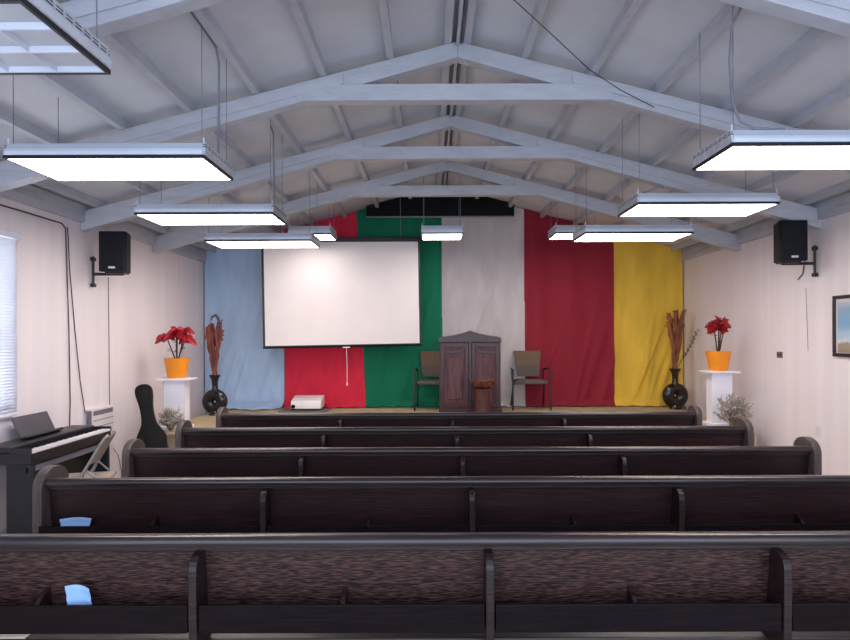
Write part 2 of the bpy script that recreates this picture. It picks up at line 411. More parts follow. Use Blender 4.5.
# ------------------------------------------------------------------ pews
PL = 4.915; PH = PL/2
def arc(cx, cz, r, a0, a1, n):
    return [(cx+r*math.cos(math.radians(a0+(a1-a0)*i/n)), cz+r*math.sin(math.radians(a0+(a1-a0)*i/n))) for i in range(n+1)]
def make_pew(loc, label):
    t = thing('church_pew', label, 'pew', loc, 0, 'rows of dark wooden pews')
    MB().prism([(.052, .52), (.072, .52), (.034, .835), (.014, .835)], 'X', -PH+.05, PH-.05, .002).out('back_panel', 'pewback', t)
    rail = [(-.022, .832), (-.026, .842), (-.024, .858), (-.014, .868), (.0, .871), (.04, .868), (.052, .858), (.052, .832)]
    MB().prism(rail, 'X', -PH+.052, PH-.052).out('top_rail', 'pewrail', t, True)
    MB().box(-PH+.052, PH-.052, .003, .018, .806, .831, .004).out('rail_moulding', 'pew', t)
    xs = [-.065-1.13, -.065, -.065+1.13]
    for x in xs:
        prof = [(.02, .815), (-.005, .815)]+[(-.085+.05-.05*math.cos(math.radians(a)), .76+.05*math.sin(math.radians(a))) for a in (80, 60, 40, 20, 0)]
        prof += [(-.085, .62), (-.078, .40), (-.05, .2), (-.05, 0), (.42, 0), (.42, .41), (.10, .41), (.05, .55)]
        MB().prism(prof, 'X', x-.016, x+.016, .004).out('support', 'pew', t)
    MB().box(-PH+.05, PH-.05, .03, .53, .415, .45, .008).out('seat', 'pew', t)
    bays = [(-PH+.05, xs[0]-.021), (xs[0]+.021, xs[1]-.021), (xs[1]+.021, xs[2]-.021), (xs[2]+.021, PH-.05)]
    for a, b in bays:
        m = MB(); m.box(a, b, -.078, -.062, .521, .628, .003); m.box(a, b, -.062, .05, .521, .529)
        r = m.out('book_rack', 'pewrack', t)
        c = (a+b)/2
        MB().prism([(-.061, .523), (.05, .523), (.046, .655), (.03, .655), (-.02, .635), (-.061, .60)], 'X', c-.009, c+.009, .002).out('rack_divider', 'pew', r)
    prof = [(-.055, 0), (-.05, .80)]+[(.085+(a-.085)*1.35, b) for a, b in arc(.085, .825, .10, 178, 15, 14)]+[(.215, .80), (.235, .72), (.29, .66), (.40, .635), (.52, .64), (.55, .61), (.53, .5), (.52, 0)]
    for s in (-1, 1):
        x = s*(PH-.026)
        MB().prism(prof, 'X', x-.027, x+.027, .006).out('pew_end', 'pewend', t, True)
    return t
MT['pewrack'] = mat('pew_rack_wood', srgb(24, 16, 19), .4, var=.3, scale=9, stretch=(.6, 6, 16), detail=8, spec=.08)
MT['pewend'] = mat('pew_end_wood', srgb(78, 66, 64), .42, var=.25, scale=7, stretch=(6, 6, 1), detail=8, spec=.4)
PX = .29
py_ = [2.51, 3.53, 4.54, 5.48, 6.51]
lab = ['dark brown pew nearest the camera, face mask in its rack near the bottom left corner',
       'second dark brown pew from the camera, a mask in its rack at far left',
       'dark brown middle pew of the five, its rounded left end beside the folding chair',
       'second dark brown pew from the stage, its left end in front of the guitar case',
       'dark brown pew closest to the stage, shortest looking of the five rows']
p0 = make_pew((PX, py_[0], 0), lab[0])
for y, l in zip(py_[1:], lab[1:]):
    r = dup(p0, (PX, y, 0), l)
    if y == py_[2]: r.scale = (1, 1, .986)
    for c in r.children:
        if c.name.startswith('back_panel'):
            c.material_slots[0].link = 'OBJECT'; c.material_slots[0].material = MT['pewback_far_dim']

# masks in the racks, a leaflet on the seat
def face_mask(loc, rot, pts, label):
    n = len(pts)
    m = MB()
    def f(u, v):
        # outline: bottom edge to top edge, slightly pleated
        (bx0, bz0), (bx1, bz1), (tx1, tz1), (tx0, tz0) = pts
        xb = bx0+(bx1-bx0)*u; zb = bz0+(bz1-bz0)*u; xt = tx0+(tx1-tx0)*u; zt = tz0+(tz1-tz0)*u+.008*math.sin(math.pi*u)
        return Vector((xb+(xt-xb)*v, .002*math.sin(v*math.pi*6)+.012*math.sin(math.pi*u), zb+(zt-zb)*v))
    m.grid(f, 14, 24, .002)
    o = m.out('face_mask', 'mask', None, True, loc); o.rotation_euler = rot
    return tag(o, label, 'face mask', 'folded blue face masks in the pew racks')
p = W(79, 603, 2.47)
face_mask(p, (math.radians(-12), 0, 0), [(-.032, -.06), (.062, -.06), (.028, .056), (-.066, .066)], 'pale blue folded face mask tucked in the rack of the nearest pew')
p = W(74, 531, 3.49)
face_mask(p, (math.radians(-12), 0, 0), [(-.06, -.03), (.06, -.03), (.085, .072), (-.09, .068)], 'pale blue folded face mask tucked in the rack of the second pew')
p = W(14, 637, 2.63)
o = MB().box(-.14, .095, -.0, .2, 0, .008, .002).out('leaflet', 'paper', None, False, (p.x, 2.545, .4505))
tag(o, 'beige paper booklet lying on the seat of the nearest pew, bottom left corner', 'booklet')

# ------------------------------------------------------------------ ceiling lights
def light(x0, y0, z0, length, depth, label, lit=True, h=.098, cord=None):
    cx = x0+length/2
    t = thing('ceiling_light', label, 'ceiling light', (cx, y0, z0), 0, 'suspended fluorescent ceiling lights')
    L2 = length/2
    m = MB()
    m.prism([(.0, .02), (.0, h*.62), (.006, h*.7), (.022, h), (depth-.022, h), (depth-.006, h*.7), (depth, .02)], 'X', -L2+.012, L2-.012, .002)
    m.out('housing', 'fixture', t)
    MB().box(-L2+.01, L2-.01, -.006, .004, .022, .046, .002).out('front_lip', 'fixlip', t)
    m = MB(); w = .013
    m.box(-L2, L2, -.004, w, .0, .02); m.box(-L2, L2, depth-w, depth+.004, .0, .02)
    m.box(-L2, -L2+w, w, depth-w, .0, .02); m.box(L2-w, L2, w, depth-w, .0, .02)
    m.out('rim', 'blackrim', t)
    if lit:
        MB().box(-L2+w, L2-w, w, depth-w, .003, .012).out('diffuser', 'glow', t)
    else:
        MB().box(-L2+w, L2-w, w, depth-w, .05, .056).out('reflector', 'reflector', t)
        m = MB(); ny, nx = 3, 6
        for i in range(ny+1):
            y = w+(depth-2*w)*i/ny; m.prism([(y-.006, .002), (y+.006, .002), (y+.048, .05), (y-.048, .05)], 'X', -L2+w, L2-w)
        for i in range(nx+1):
            x = -L2+w+(length-2*w)*i/nx; m.prism([(x-.003, .004), (x+.003, .004), (x+.03, .05), (x-.03, .05)], 'Y', w, depth-w)
        m.out('louver_grid', 'louver', t)
    for s in (-1, 1):
        x = s*L2
        e = MB().prism([(-.002, .02), (.02, h+.004), (depth-.02, h+.004), (depth+.002, .02)], 'X', min(x-s*.012, x+s*.004), max(x-s*.012, x+s*.004), .002).out('end_plate', 'slotted', t)
        for yy in (.05, depth-.05):
            X = x-s*.03
            MB().tube([(X, yy, h), (X, yy, ceil_z(cx+X)-z0-.002)], .0028, 5).out('hanger_wire', 'wire', t)
        MB().tube([(x-s*.012, .03, .03), (x-s*.012, .03, h+.035)], .005, 6).out('hook', 'fixlip', t)
    if cord:
        MB().tube([(a, b, c) for a, b, c in cord], .008, 7).out('power_cord', 'cord', t, True)
    return t
ZU = CAMZ+1.096
def cz(x): return ceil_z(x)-ZU-.01
light(-2.555, 2.09, ZU, 1.225, .58, 'unlit white louvred ceiling light in the top left corner', lit=False)
light(-2.61, 3.92, ZU, 1.23, .58, 'lit rectangular ceiling light on the left, nearest of the lit ones there',
      cord=[(.56, -.5, cz(-1.4)), (.57, .1, cz(-1.4)-.02), (.585, .32, cz(-1.4)-.05), (.59, .36, cz(-1.4)-.14), (.58, .38, .25), (.57, .40, .09)])
light(-2.645, 5.73, ZU, 1.24, .56, 'lit ceiling light on the left, second lit one from the camera, above the left speaker',
      cord=[(.55, .2, cz(-1.4)), (.555, .3, cz(-1.4)-.05), (.56, .32, .2), (.55, .33, .09)])
light(-2.59, 7.36, ZU, 1.23, .58, 'lit ceiling light on the left hanging in front of the projection screen top edge')
light(1.756, 3.71, ZU, 1.24, .56, 'lit ceiling light at the right edge with a curling power cord',
      cord=[(-.42, -.5, cz(1.95)), (-.56, -.1, .86), (-.62, .0, .70), (-.625, .02, .5), (-.605, .03, .26), (-.56, .03, .15), (-.48, .03, .112), (-.30, .03, .104)])
light(1.745, 5.36, ZU, 1.19, .57, 'lit ceiling light on the right, second from the camera, beside the right speaker',
      cord=[(-.56, .08, .095), (-.52, .08, .115), (-.44, .09, .145), (-.36, .1, .18), (-.34, .1, .165)])
light(1.675, 6.90, ZU, 1.17, .60, 'lit ceiling light on the right hanging in front of the yellow cloth panel')
ZS = CAMZ+1.39; k9 = .968
light(-1.93, 8.73, ZS, .58, .55, 'small lit square ceiling light at left, partly behind a longer light', h=.12)
light(-.111, 8.73, ZS, .566, .55, 'small lit square ceiling light at the centre below the black housing', h=.12)
light(1.718, 8.73, ZS, .58, .55, 'small lit square ceiling light in front of the crimson cloth', h=.12)

# ------------------------------------------------------------------ black housing over the curtains
t = thing('ceiling_housing', 'long black box housing fixed high above the green and grey cloth panels', 'housing', (.17, YB-.1, CAMZ+1.89))
MB().box(-1.18, 1.18, -.11, -.0, .02, .33, .008).out('case', 'black', t)
MB().box(-1.18, 1.18, -.118, -.105, .0, .022, .003).out('bottom_strip', 'steel', t)
for s in (-1, 1):
    m = MB(); m.box(s*1.09-.05, s*1.09+.05, -.122, -.11, .17, .22, .003); m.tube([(s*1.09, -.13, .15), (s*1.09, -.118, .24)], .012)
    m.out('bracket', 'chairmetal', t)
    MB().box(s*.9-.02, s*.9+.02, 0, .05, .1, .3).out('wall_mount', 'chairmetal', t)

# ------------------------------------------------------------------ projection screen
sc = thing('projection_screen', 'white pull-down projection screen with black borders over red and green cloth', 'screen', (0, 0, 0))
A = W(263, 347, 9.62); B = W(421.5, 344.5, 9.85); C = W(421.5, 240, 9.85); D = W(263.5, 240.6, 9.62)
ex = (B-A); wid = ex.length; ex.normalize(); up = ((D-A)+(C-B))/2; hgt = up.length
ey = ex.cross(Vector((0, 0, 1))); ey = (up.normalized().cross(ex)).normalized(); ez = ex.cross(ey)*1.0
if ez.z < 0: ez = -ez
if ey.y < 0: ey = -ey
M = Matrix((ex, ey, ez)).transposed().to_4x4(); M.translation = A
sc.matrix_world = M
MB().box(0, wid, .0, .006, 0, hgt).out('border', 'blackrim', sc)
MB().box(.035, wid-.03, -.004, .0, .022, hgt-.02).out('screen_sheet', 'screen', sc)
MB().box(-.03, wid+.03, -.03, .05, hgt-.02, hgt+.05, .012).out('roller_case', 'chairmetal', sc)
MB().tube([(0.0, -.0, -.005), (wid, -.0, -.005)], .014).out('bottom_bar', 'black', sc)
m = MB(); m.box(wid*.52-.055, wid*.52+.055, -.012, .01, -.03, -.008, .005); m.tube([(wid*.52, 0, -.02), (wid*.52+.005, -.002, -.3), (wid*.52, 0, -.56)], .005, 6)
m.tube([(wid*.52, 0, -.56), (wid*.52, 0, -.60)], .011, 8); m.out('pull_cord', 'whiteplastic', sc)
for q in (.12, .88):
    x = wid*q; wx = (M @ Vector((x, .01, hgt+.05)))
    MB().tube([(x, .01, hgt+.04), (x, .01, hgt+.04+(ceil_z(wx.x)-wx.z-.0))], .004, 5).out('hanger_wire', 'wire', sc)

# ------------------------------------------------------------------ stage furniture
LX = (470-VX)/F*9.52
t = thing('lectern', 'wide dark wooden lectern with a peaked carved crest at the stage centre', 'lectern', (LX, 9.50, STAGE_Z))
hw = .455
MB().box(-hw, hw, .02, .24, 0.0, 1.09, .006).out('body', 'lectern', t)
MB().box(-hw-.015, hw+.015, -.0, .25, 0, .07, .006).out('base_board', 'lectern_dark', t)
cr = [(-hw-.01, 1.05)]+[(-hw-.01+.05*(1-math.cos(math.radians(a))), 1.09+.04*math.sin(math.radians(a))) for a in (0, 30, 60, 90)]
n = 14
top = []
for i in range(n+1):
    u = -1+2*i/n; x = u*(hw-.05)
    top.append((x, 1.135+.085*max(0, 1-abs(u))**1.6*1.0+.0))
cr += top+[(-a, b) for a, b in reversed(cr[0:5])]
MB().prism(cr, 'Y', -.005, .245, .006).out('crest', 'lectern_dark', t)
for s in (-1, 1):
    a, b = (-.43, -.025) if s < 0 else (.025, .43)
    m = MB()
    m.box(a, a+.05, .0, .02, .08, 1.04, .004); m.box(b-.05, b, .0, .02, .08, 1.04, .004)
    m.box(a+.05, b-.05, .0, .02, .08, .14, .004); m.box(a+.05, b-.05, .0, .02, .98, 1.04, .004)
    # curved transom between the upper and lower panel
    xo, xi = (a+.05, b-.05) if s < 0 else (b-.05, a+.05)
    pts_t = [(xo+(xi-xo)*u, .885 if u < .6 else .885+.075*((u-.6)/.4)**2) for u in [i/12 for i in range(13)]]
    m.prism(pts_t+[(x, z+.035) for x, z in reversed(pts_t)], 'Y', .002, .02, .002)
    d = m.out('door', 'lectern_dark', t)
    m = MB(); m.box(a+.09, b-.09, .008, .02, .20, .82, .01); m.out('panel', 'lectern', d)
MB().box(-.022, .022, -.008, .02, .08, 1.06, .006).out('centre_post', 'lectern_dark', t)

t = thing('bowl_stand', 'reddish wooden pillar stand in front of the lectern, under the carved bowl', 'stand', ((482-VX)/F*9.27, 9.27, STAGE_Z))
MB().box(-.15, .15, -.11, .11, 0, .04, .006).out('base', 'redwood', t)
MB().lathe([(.12, .04), (.112, .07), (.108, .1), (.106, .3), (.108, .33), (.112, .36), (.12, .385)], 20).out('pillar', 'redwood', t, True)
b = MB().lathe([(.05, 0), (.11, .012), (.165, .05), (.188, .105), (.178, .106), (.15, .058), (.1, .025), (.001, .018)], 32)
for i in range(16):
    a = 2*math.pi*i/16
    b.tube([(.172*math.cos(a), .172*math.sin(a), .055), (.19*math.cos(a), .19*math.sin(a), .118)], [.016, .01], 6)
o = b.out('wooden_bowl', 'carved', None, True, ((483.5-VX)/F*9.27, 9.27, STAGE_Z+.386))
tag(o, 'carved orange brown wooden bowl on the stand before the lectern', 'bowl')

def stage_chair(x, y, label):
    t = thing('armchair', label, 'chair', (x, y, STAGE_Z), 0, 'tan fabric armchairs on the stage')
    def back(u, v):
        z = .50+.40*v; w = .17+.05*v
        return Vector((-w+2*w*u, .18+.06*v+.03*(1-(2*u-1)**2), z))
    bk = MB().grid(back, 12, 8, .03).out('backrest', 'tan', t, True)
    MB().grid(lambda u, v: back(u, v*.42)+Vector((0, -.036, 0)), 12, 4, .004).out('lumbar_patch', 'seatgrey', bk, True)
    MB().box(-.25, .25, -.22, .24, .40, .455, .02).out('seat', 'seatgrey', t, True)
    for s in (-1, 1):
        MB().tube([(s*.29, -.22, 0), (s*.29, -.22, .58), (s*.285, -.19, .62), (s*.28, .1, .63), (s*.25, .22, .60)], .013).out('arm_frame', 'chairmetal', t, True)
        MB().tube([(s*.25, .16, .42), (s*.25, .22, .60)], .012).out('back_post', 'chairmetal', t)
        MB().tube([(s*.24, .10, .42), (s*.26, .26, 0)], .013).out('rear_leg', 'chairmetal', t)
    MB().tube([(-.29, -.19, .41), (.29, -.19, .41)], .012).out('seat_bar', 'chairmetal', t)
    return t
ch = stage_chair((531.5-VX)/F*9.8, 10.0, 'tan fabric armchair standing right of the lectern before the crimson cloth')
dup(ch, ((433.5-VX)/F*9.8, 10.0, STAGE_Z), 'tan fabric armchair half hidden behind the left side of the lectern')

# projector on a board
P = W(305, 411, 9.8)
t = thing('projector_board', 'grey rounded board lying on the stage floor under the projector', 'board', (P.x, 9.86, STAGE_Z))
pl = []
for cx, cy, a0 in ((.30, .12, 0), (-.32, .12, 90), (-.32, -.17, 180), (.30, -.17, 270)):
    pl += [(cx+.07*math.cos(math.radians(a0+k*15)), cy+.07*math.sin(math.radians(a0+k*15))) for k in range(7)]
MB().prism(pl, 'Z', 0, .018, .004).out('board', 'mat', t)
t = thing('projector', 'white flat projector sitting on the grey board at the stage front', 'projector', (P.x+.03, 9.85, STAGE_Z+.019))
MB().prism([(-.15, .03), (-.155, .125), (-.14, .15), (.14, .21), (.17, .20), (.17, .03)], 'X', -.23, .23, .012).out('case', 'whiteplastic', t, True)
MB().box(-.20, .20, -.13, .15, .008, .031).out('underside', 'piano', t)
MB().tube([(-.40, .1, .012), (-.37, .04, .04), (-.30, .05, .09), (-.22, .1, .1)], .006, 6).out('cord', 'cable', t, True)
for x in (-.2, .2):
    MB().lathe([(.014, 0), (.016, .02)], 10, Matrix.Translation((x, -.12, 0))).out('foot', 'black', t)
MB().lathe([(.028, 0), (.03, .02), (.02, .021)], 16, Matrix.Translation((-.19, -.152, .065)) @ Matrix.Rotation(math.pi/2, 4, 'X')).out('lens', 'black', t)

# vases with dried stalks
def vase(x, y, s, m, label):
    t = thing('vase', label, 'vase', (x, y, STAGE_Z), 0, 'tall black ring vases')
    S = Matrix.Scale(s, 4)
    b = MB()
    b.torus(.100, .086, .82, M=S @ Matrix.Translation((0, 0, .195)))
    b.lathe([(.085, 0), (.09, .012), (.08, .03), (.07, .06)], 28, S)
    b.lathe([(.06, .33), (.048, .37), (.042, .42), (.044, .48), (.055, .53), (.082, .575), (.085, .585), (.07, .583), (.045, .54), (.03, .48)], 28, S)
    b.out('body', m, t, True)
    return t
vx1, vy1 = (214-VX)/F*9.35, 9.38
vx2, vy2 = (675.5-VX)/F*9.9, 9.92
vase(vx1, vy1, 1.0, 'vase', 'black ring shaped vase at the left end of the stage before blue cloth')
vase(vx2, vy2, 1.07, 'vase2', 'black ring shaped vase at the right end of the stage before yellow cloth')
def stalks(x, y, z, m, h, label, seed, lean=0, w=.11):
    r = random.Random(seed)
    t = thing('dried_stalks', label, 'dried flowers', (x, y, z), 0, 'dried stalks in the stage vases')
    for i in range(13):
        a = r.uniform(0, 6.28); q = r.uniform(.3, 1)*w
        tx, ty = math.cos(a)*q+lean, math.sin(a)*q*.6
        hh = h*r.uniform(.72, 1.0)
        pts = []
        for k in range(9):
            u = k/8
            pts.append((tx*u**1.4*(1+.0)+.018*math.sin(u*9+i), ty*u**1.4+.014*math.sin(u*8+i*2), -.10+(hh+.10)*u))
        m_ = MB(); m_.tube(pts, [.012+.011*math.sin(k*1.7+i)**2+(.010 if k > 5 else 0) for k in range(9)], 7)
        tip = Vector(pts[-1])
        for j in range(5):
            d = Vector((r.uniform(-1, 1), r.uniform(-.6, .6), r.uniform(-.2, 1))).normalized()
            m_.leaf(tip-Vector((0, 0, .02*j)), tip-Vector((0, 0, .03*j))+d*r.uniform(.03, .06), .022, Vector((0, -1, 0)))
        m_.out('stalk', m, t, True)
    return t
t = stalks(vx1, vy1, STAGE_Z+.586, 'stalk', .80, 'reddish brown dried stalks with a dark purple loop in the left vase', 3, -.04, .15)
MB().tube([(.00, -.02, .1), (.05, -.05, .45), (.085, -.06, .70), (.075, -.06, .82), (.035, -.05, .875), (-.02, -.05, .85), (-.035, -.05, .79)], [.008, .012, .016, .02, .02, .014, .006], 8).out('loop', 'purple', t, True)
t = stalks(vx2, vy2, STAGE_Z+.627, 'stalk2', .92, 'light brown dried stalks with a grey green sprig in the right vase', 9, .0, .13)
m = MB(); pts = [(.02, -.02, 0), (.09, -.1, .18), (.16, -.2, .36), (.215, -.28, .56)]; m.tube(pts, .007, 6)
for k in range(14):
    u = .3+.7*k/13; i = min(2, int(u*3)); f = u*3-i
    c = Vector(pts[i]).lerp(Vector(pts[i+1]), f); s = 1 if k % 2 else -1
    m.leaf(c, c+Vector((.02+.03*s, -.01, .05)), .02, Vector((0, -1, 0)))
m.out('sprig', 'sprig', t)

# pedestals with poinsettias
def pedestal(x, y, h, label):
    t = thing('pedestal', label, 'pedestal', (x, y, STAGE_Z), 0, 'white plant pedestals')
    MB().box(-.13, .13, -.08, .08, .035, h-.025).out('column', 'white', t)
    MB().box(-.165, .165, -.14, .14, 0, .035, .004).out('base_plate', 'white', t)
    MB().box(-.205, .205, -.15, .15, h-.025, h, .005).out('top_plate', 'white', t)
    return t
hp = .63
xa, ya = (174.5-VX)/F*7.95, 8.02
xb, yb = (721.5-VX)/F*8.08, 8.15
pedestal(xa, ya, hp, 'white pedestal at the left of the stage under a poinsettia')
pedestal(xb, yb, hp+.06, 'white pedestal at the right of the stage under a poinsettia')
def poinsettia(x, y, z, m, heads, label, seed, potx=.0):
    r = random.Random(seed)
    t = thing('potted_poinsettia', label, 'potted plant', (x, y, z), 0, 'red poinsettias in orange pots')
    MB().lathe([(.105, 0), (.11, .01), (.15, .235), (.153, .25), (.143, .25), (.135, .215), (.0, .21)], 30).out('pot', 'pot', t, True)
    MB().lathe([(.0, .222), (.136, .218), (.137, .212)], 20).out('soil', 'soil', t)
    m_ = MB(); b_ = MB()
    for hx, hy, hz, R in heads:
        m_.tube([(hx*.1, hy*.1, .215), (hx*.35, hy*.35, .30), (hx*.8, hy*.8, hz-.08), (hx, hy, hz)], [.009, .008, .007, .005], 6)
        for ring, (nn, rr, dz) in enumerate(((7, R, -.025), (6, R*.72, .012), (5, R*.4, .03))):
            for k in range(nn):
                a = 2*math.pi*(k+r.random()*.6)/nn+ring*.5
                l = rr*r.uniform(.85, 1.15)
                tip = Vector((hx+l*math.cos(a), hy+l*math.sin(a), hz+dz+r.uniform(-.095, .05)))
                b_.leaf((hx, hy, hz), tip, l*.66, Vector((0, -.75, .65)), .016)
    m_.out('stems', 'stem', t, True); b_.out('bracts', m, t)
    l_ = MB()
    for k in range(9):
        hx, hy, hz, R = heads[k % len(heads)]; u = r.uniform(.35, .75); a = r.uniform(0, 6.28)
        c = Vector((hx*u, hy*u, .22+(hz-.22)*u)); l_.leaf(c, c+Vector((.07*math.cos(a), .06*math.sin(a), r.uniform(-.03, .03))), .035)
    l_.out('leaves', 'leaf', t)
    return t
poinsettia(xa-.0, ya, STAGE_Z+hp, 'bract', [(-.12, -.02, .53, .14), (0, .02, .59, .14), (.02, -.07, .55, .14), (.11, .0, .60, .11), (.13, -.04, .52, .12)],
           'red poinsettia with open spreading bracts in an orange pot, left pedestal', 5)
poinsettia(xb-.01, yb, STAGE_Z+hp+.06, 'bract2', [(-.07, -.02, .59, .11), (0, -.02, .63, .13), (.06, .03, .62, .11), (-.02, -.07, .56, .13), (.05, -.06, .56, .10)],
           'red poinsettia with one dense round bloom in an orange pot, right pedestal', 8)

# dried bushes
def bush(x, y, R, H, n, label, seed, lean=0):
    r = random.Random(seed)
    t = thing('dried_bush', label, 'dried plant', (x, y, STAGE_Z), 0, 'wispy dried bushes on the stage')
    m_ = MB(); f_ = MB()
    for i in range(n):
        a = r.uniform(0, 6.28); q = R*math.sqrt(r.random()); 
        tip = Vector((q*math.cos(a)+lean, q*math.sin(a)*.55, H*r.uniform(.45, 1.0)*(1-.25*(q/R)**2)))
        mid = Vector((tip.x*.35, tip.y*.35, tip.z*.55))
        m_.tube([(0, 0, .0), mid, tip], [.005, .0035, .002], 4)
        for j in range(16):
            c = mid.lerp(tip, r.uniform(.2, 1.05)); d = Vector((r.gauss(0, 1), r.gauss(0, .8), r.gauss(.4, 1))).normalized()
            f_.leaf(c, c+d*r.uniform(.02, .05), r.uniform(.008, .016), Vector((r.gauss(0, 1), -1, r.gauss(0, 1))))
    m_.out('twigs', 'fluff2', t); f_.out('flower_heads', 'fluff', t)
    return t
bush((733.5-VX)/F*7.76, 7.78, .235, .44, 90, 'pale wispy dried bush in front of the right pedestal', 11)
bush((170-VX)/F*7.74, 7.74, .17, .30, 60, 'grey wispy dried bush between the guitar case and left pedestal', 12, .02)

# ------------------------------------------------------------------ speakers
def speaker(x, y, z0, z1, side, label):
    t = thing('wall_speaker', label, 'speaker', (x, y, z0), math.radians(-4*side), 'black wall speakers')
    h = z1-z0
    b = MB().prism([(-.155, -.11), (-.135, -.135), (.135, -.135), (.155, -.11), (.10, .13), (-.10, .13)], 'Z', 0, h, .008, M=Matrix.Scale(.93, 4, (1, 0, 0)))
    b.out('cabinet', 'speaker', t)
    MB().box(-.122, .122, -.142, -.134, .035, h-.02, .004).out('grille', 'speaker', t)
    MB().box(-.035, .035, -.145, -.141, .028, .05, .002).out('badge', 'badge', t)
    wx = (XL+.0 if side < 0 else XR)
    d = abs(wx-x)-.03                       # to the wall
    m = MB()
    for zz in (-.14, .14): m.box(side*d-.02, side*d+.02, -.03, .03, zz-.02, zz+.02, .004)
    m.tube([(side*d, -.0, -.16), (side*d, -.0, .17)], .014)
    m.tube([(side*d, 0, -.02), (-side*.07, 0, -.02)], .016, 8)
    m.box(-.10, .10, -.07, .07, -.02, .001, .003)
    m.out('wall_bracket', 'chairmetal', t)
    return t
zl0 = CAMZ+.70; zr0 = CAMZ+.775
speaker(-3.38, 6.92, zl0, zl0+.425, -1, 'black speaker on a bracket high on the left wall')
speaker(3.81, 6.80, zr0, zr0+.42, 1, 'black speaker on a bracket high on the right wall')

# ------------------------------------------------------------------ cables
def cable(pts, r, label, m='cable', name='wall_cable'):
    o = MB().tube(pts, r*.62, 6).out(name, m, None, True); return tag(o, label, 'cable')
def wl(px, py): # point on left wall
    d = F*(XL+.012)/(px-VX); return W(px, py, d)
def wr(px, py):
    d = F*(XR-.012)/(px-VX); return W(px, py, d)
cable([W(-20, 196, F*(XL+.062)/(-20-VX))]+[W(x, y, F*(XL+.062)/(x-VX)) for x, y in ((0, 203), (30, 212), (62, 222))]+[W(66, 227, F*(XL+.062)/(66-VX))], .012, 'black cable running along the top of the left wall')
cable([wl(66, 226), wl(67, 260), wl(69, 330), wl(70, 400), wl(69, 438)], .009, 'dark cable hanging straight down the left wall behind the piano')
cable([wl(68, 226), wl(70, 270), wl(75, 330), wl(80, 380), wl(85, 412)], .008, 'dark cable slanting down the left wall toward the white wall unit')
cable([wl(108.5, 276), wl(109, 330), wl(109.3, 390), wl(110, 430)], .006, 'thin dark cable dropping from the left speaker')
cable([wl(113, 447), wl(118, 455), wl(121, 470), wl(122, 500)], .006, 'thin looping cable on the left wall beside the folding chair')
cable([wr(805, 262), wr(803, 275), wr(798, 281)], .010, 'short black cable hanging under the right speaker')
cable([wr(806, 290), wr(807, 320), wr(808, 352)], .004, 'faint pale cable below the right speaker on the right wall', 'cord')
za = W(500, -20, 4.2); 
cable([W(488, -22, 3.6), W(515, 0, 4.1), W(552, 34, 4.42), W(590, 70, 4.7), W(622, 91, 4.85), W(655, 108, 5.0)], .006, 'thin dark cable strung across the ceiling right of the ridge', 'cable', 'ceiling_cable')
cable([Vector((XC+.035, YN+.2, RIDGE-.10)), Vector((XC+.035, 5.0, RIDGE-.10)), Vector((XC+.035, 10.2, RIDGE-.10))], .009, 'grey conduit running along the ridge of the ceiling', 'cord', 'ceiling_conduit')

# ------------------------------------------------------------------ wall items
Yp0, Yp1 = 5.78, 6.49
t = thing('framed_picture', 'dark framed picture of blue sky over a beige foreground on the right wall', 'picture', (XR-.002, (Yp0+Yp1)/2, CAMZ+.085))
w2 = (Yp1-Yp0)/2; h2 = .305
m = MB()
m.box(-.03, 0, -w2, w2, h2-.035, h2, .004); m.box(-.03, 0, -w2, w2, -h2, -h2+.035, .004)
m.box(-.03, 0, -w2, -w2+.035, -h2+.035, h2-.035, .004); m.box(-.03, 0, w2-.035, w2, -h2+.035, h2-.035, .004)
m.out('frame', 'frame', t)
MB().box(-.012, -.002, -w2+.03, w2-.03, -h2+.03, h2-.03).out('mount', 'mount', t)
MB().box(-.014, -.0119, -w2+.065, w2-.065, -h2+.04, h2-.07).out('print', 'picture', t)
P = wr(779, 356)
t = thing('wall_outlet', 'small brown outlet on the right wall between poinsettia and picture', 'outlet', (XR, P.y, P.z))
MB().box(-.012, 0, -.055, .055, -.035, .035, .004).out('cover', 'brown', t)
m = MB()
for y in (-.022, .022): m.box(-.0135, -.012, y-.012, y+.012, -.016, .016)
m.out('sockets', 'slot', t)
P = wr(817, 433)
t = thing('wall_switch', 'faint pale switch low on the right wall beyond the middle pew', 'switch', (XR, P.y, P.z))
MB().box(-.008, 0, -.035, .035, -.055, .055, .003).out('cover', 'unit', t)
MB().box(-.012, -.008, -.01, .01, -.02, .02, .002).out('toggle', 'unit', t)
P = wr(752, 231)
t = thing('wall_hook', 'small dark fitting on the right wall left of the right speaker', 'hook', (XR, P.y, P.z))
MB().lathe([(.03, 0), (.03, .03), (.018, .04)], 12, Matrix.Rotation(-math.pi/2, 4, 'Y')).out('fitting', 'chairmetal', t)

t = thing('wall_unit', 'white slotted wall unit on the left wall beyond the piano', 'wall unit', (XL, 7.02, CAMZ-.915))
MB().box(0, .075, -.23, .23, -.19, .15, .01).out('case', 'unit', t)
m = MB()
for z0, z1 in ((.075, .125),):
    for i in range(24): m.box(.074, .078, -.21+i*.0175, -.21+i*.0175+.011, z0, z1)
m.out('grille', 'grille', t)
for z in (.02, -.05): MB().box(.074, .077, -.21, .21, z-.004, z+.004).out('groove', 'grille', t)
MB().box(.01, .068, -.234, -.229, -.18, .13, .003).out('side_vent', 'grille', t)

# ------------------------------------------------------------------ piano
KX = -3.2; t = thing('digital_piano', 'black digital piano with white keys standing along the left wall', 'piano', (KX, 5.12, 0))
LP = 1.30; zk = CAMZ-.92
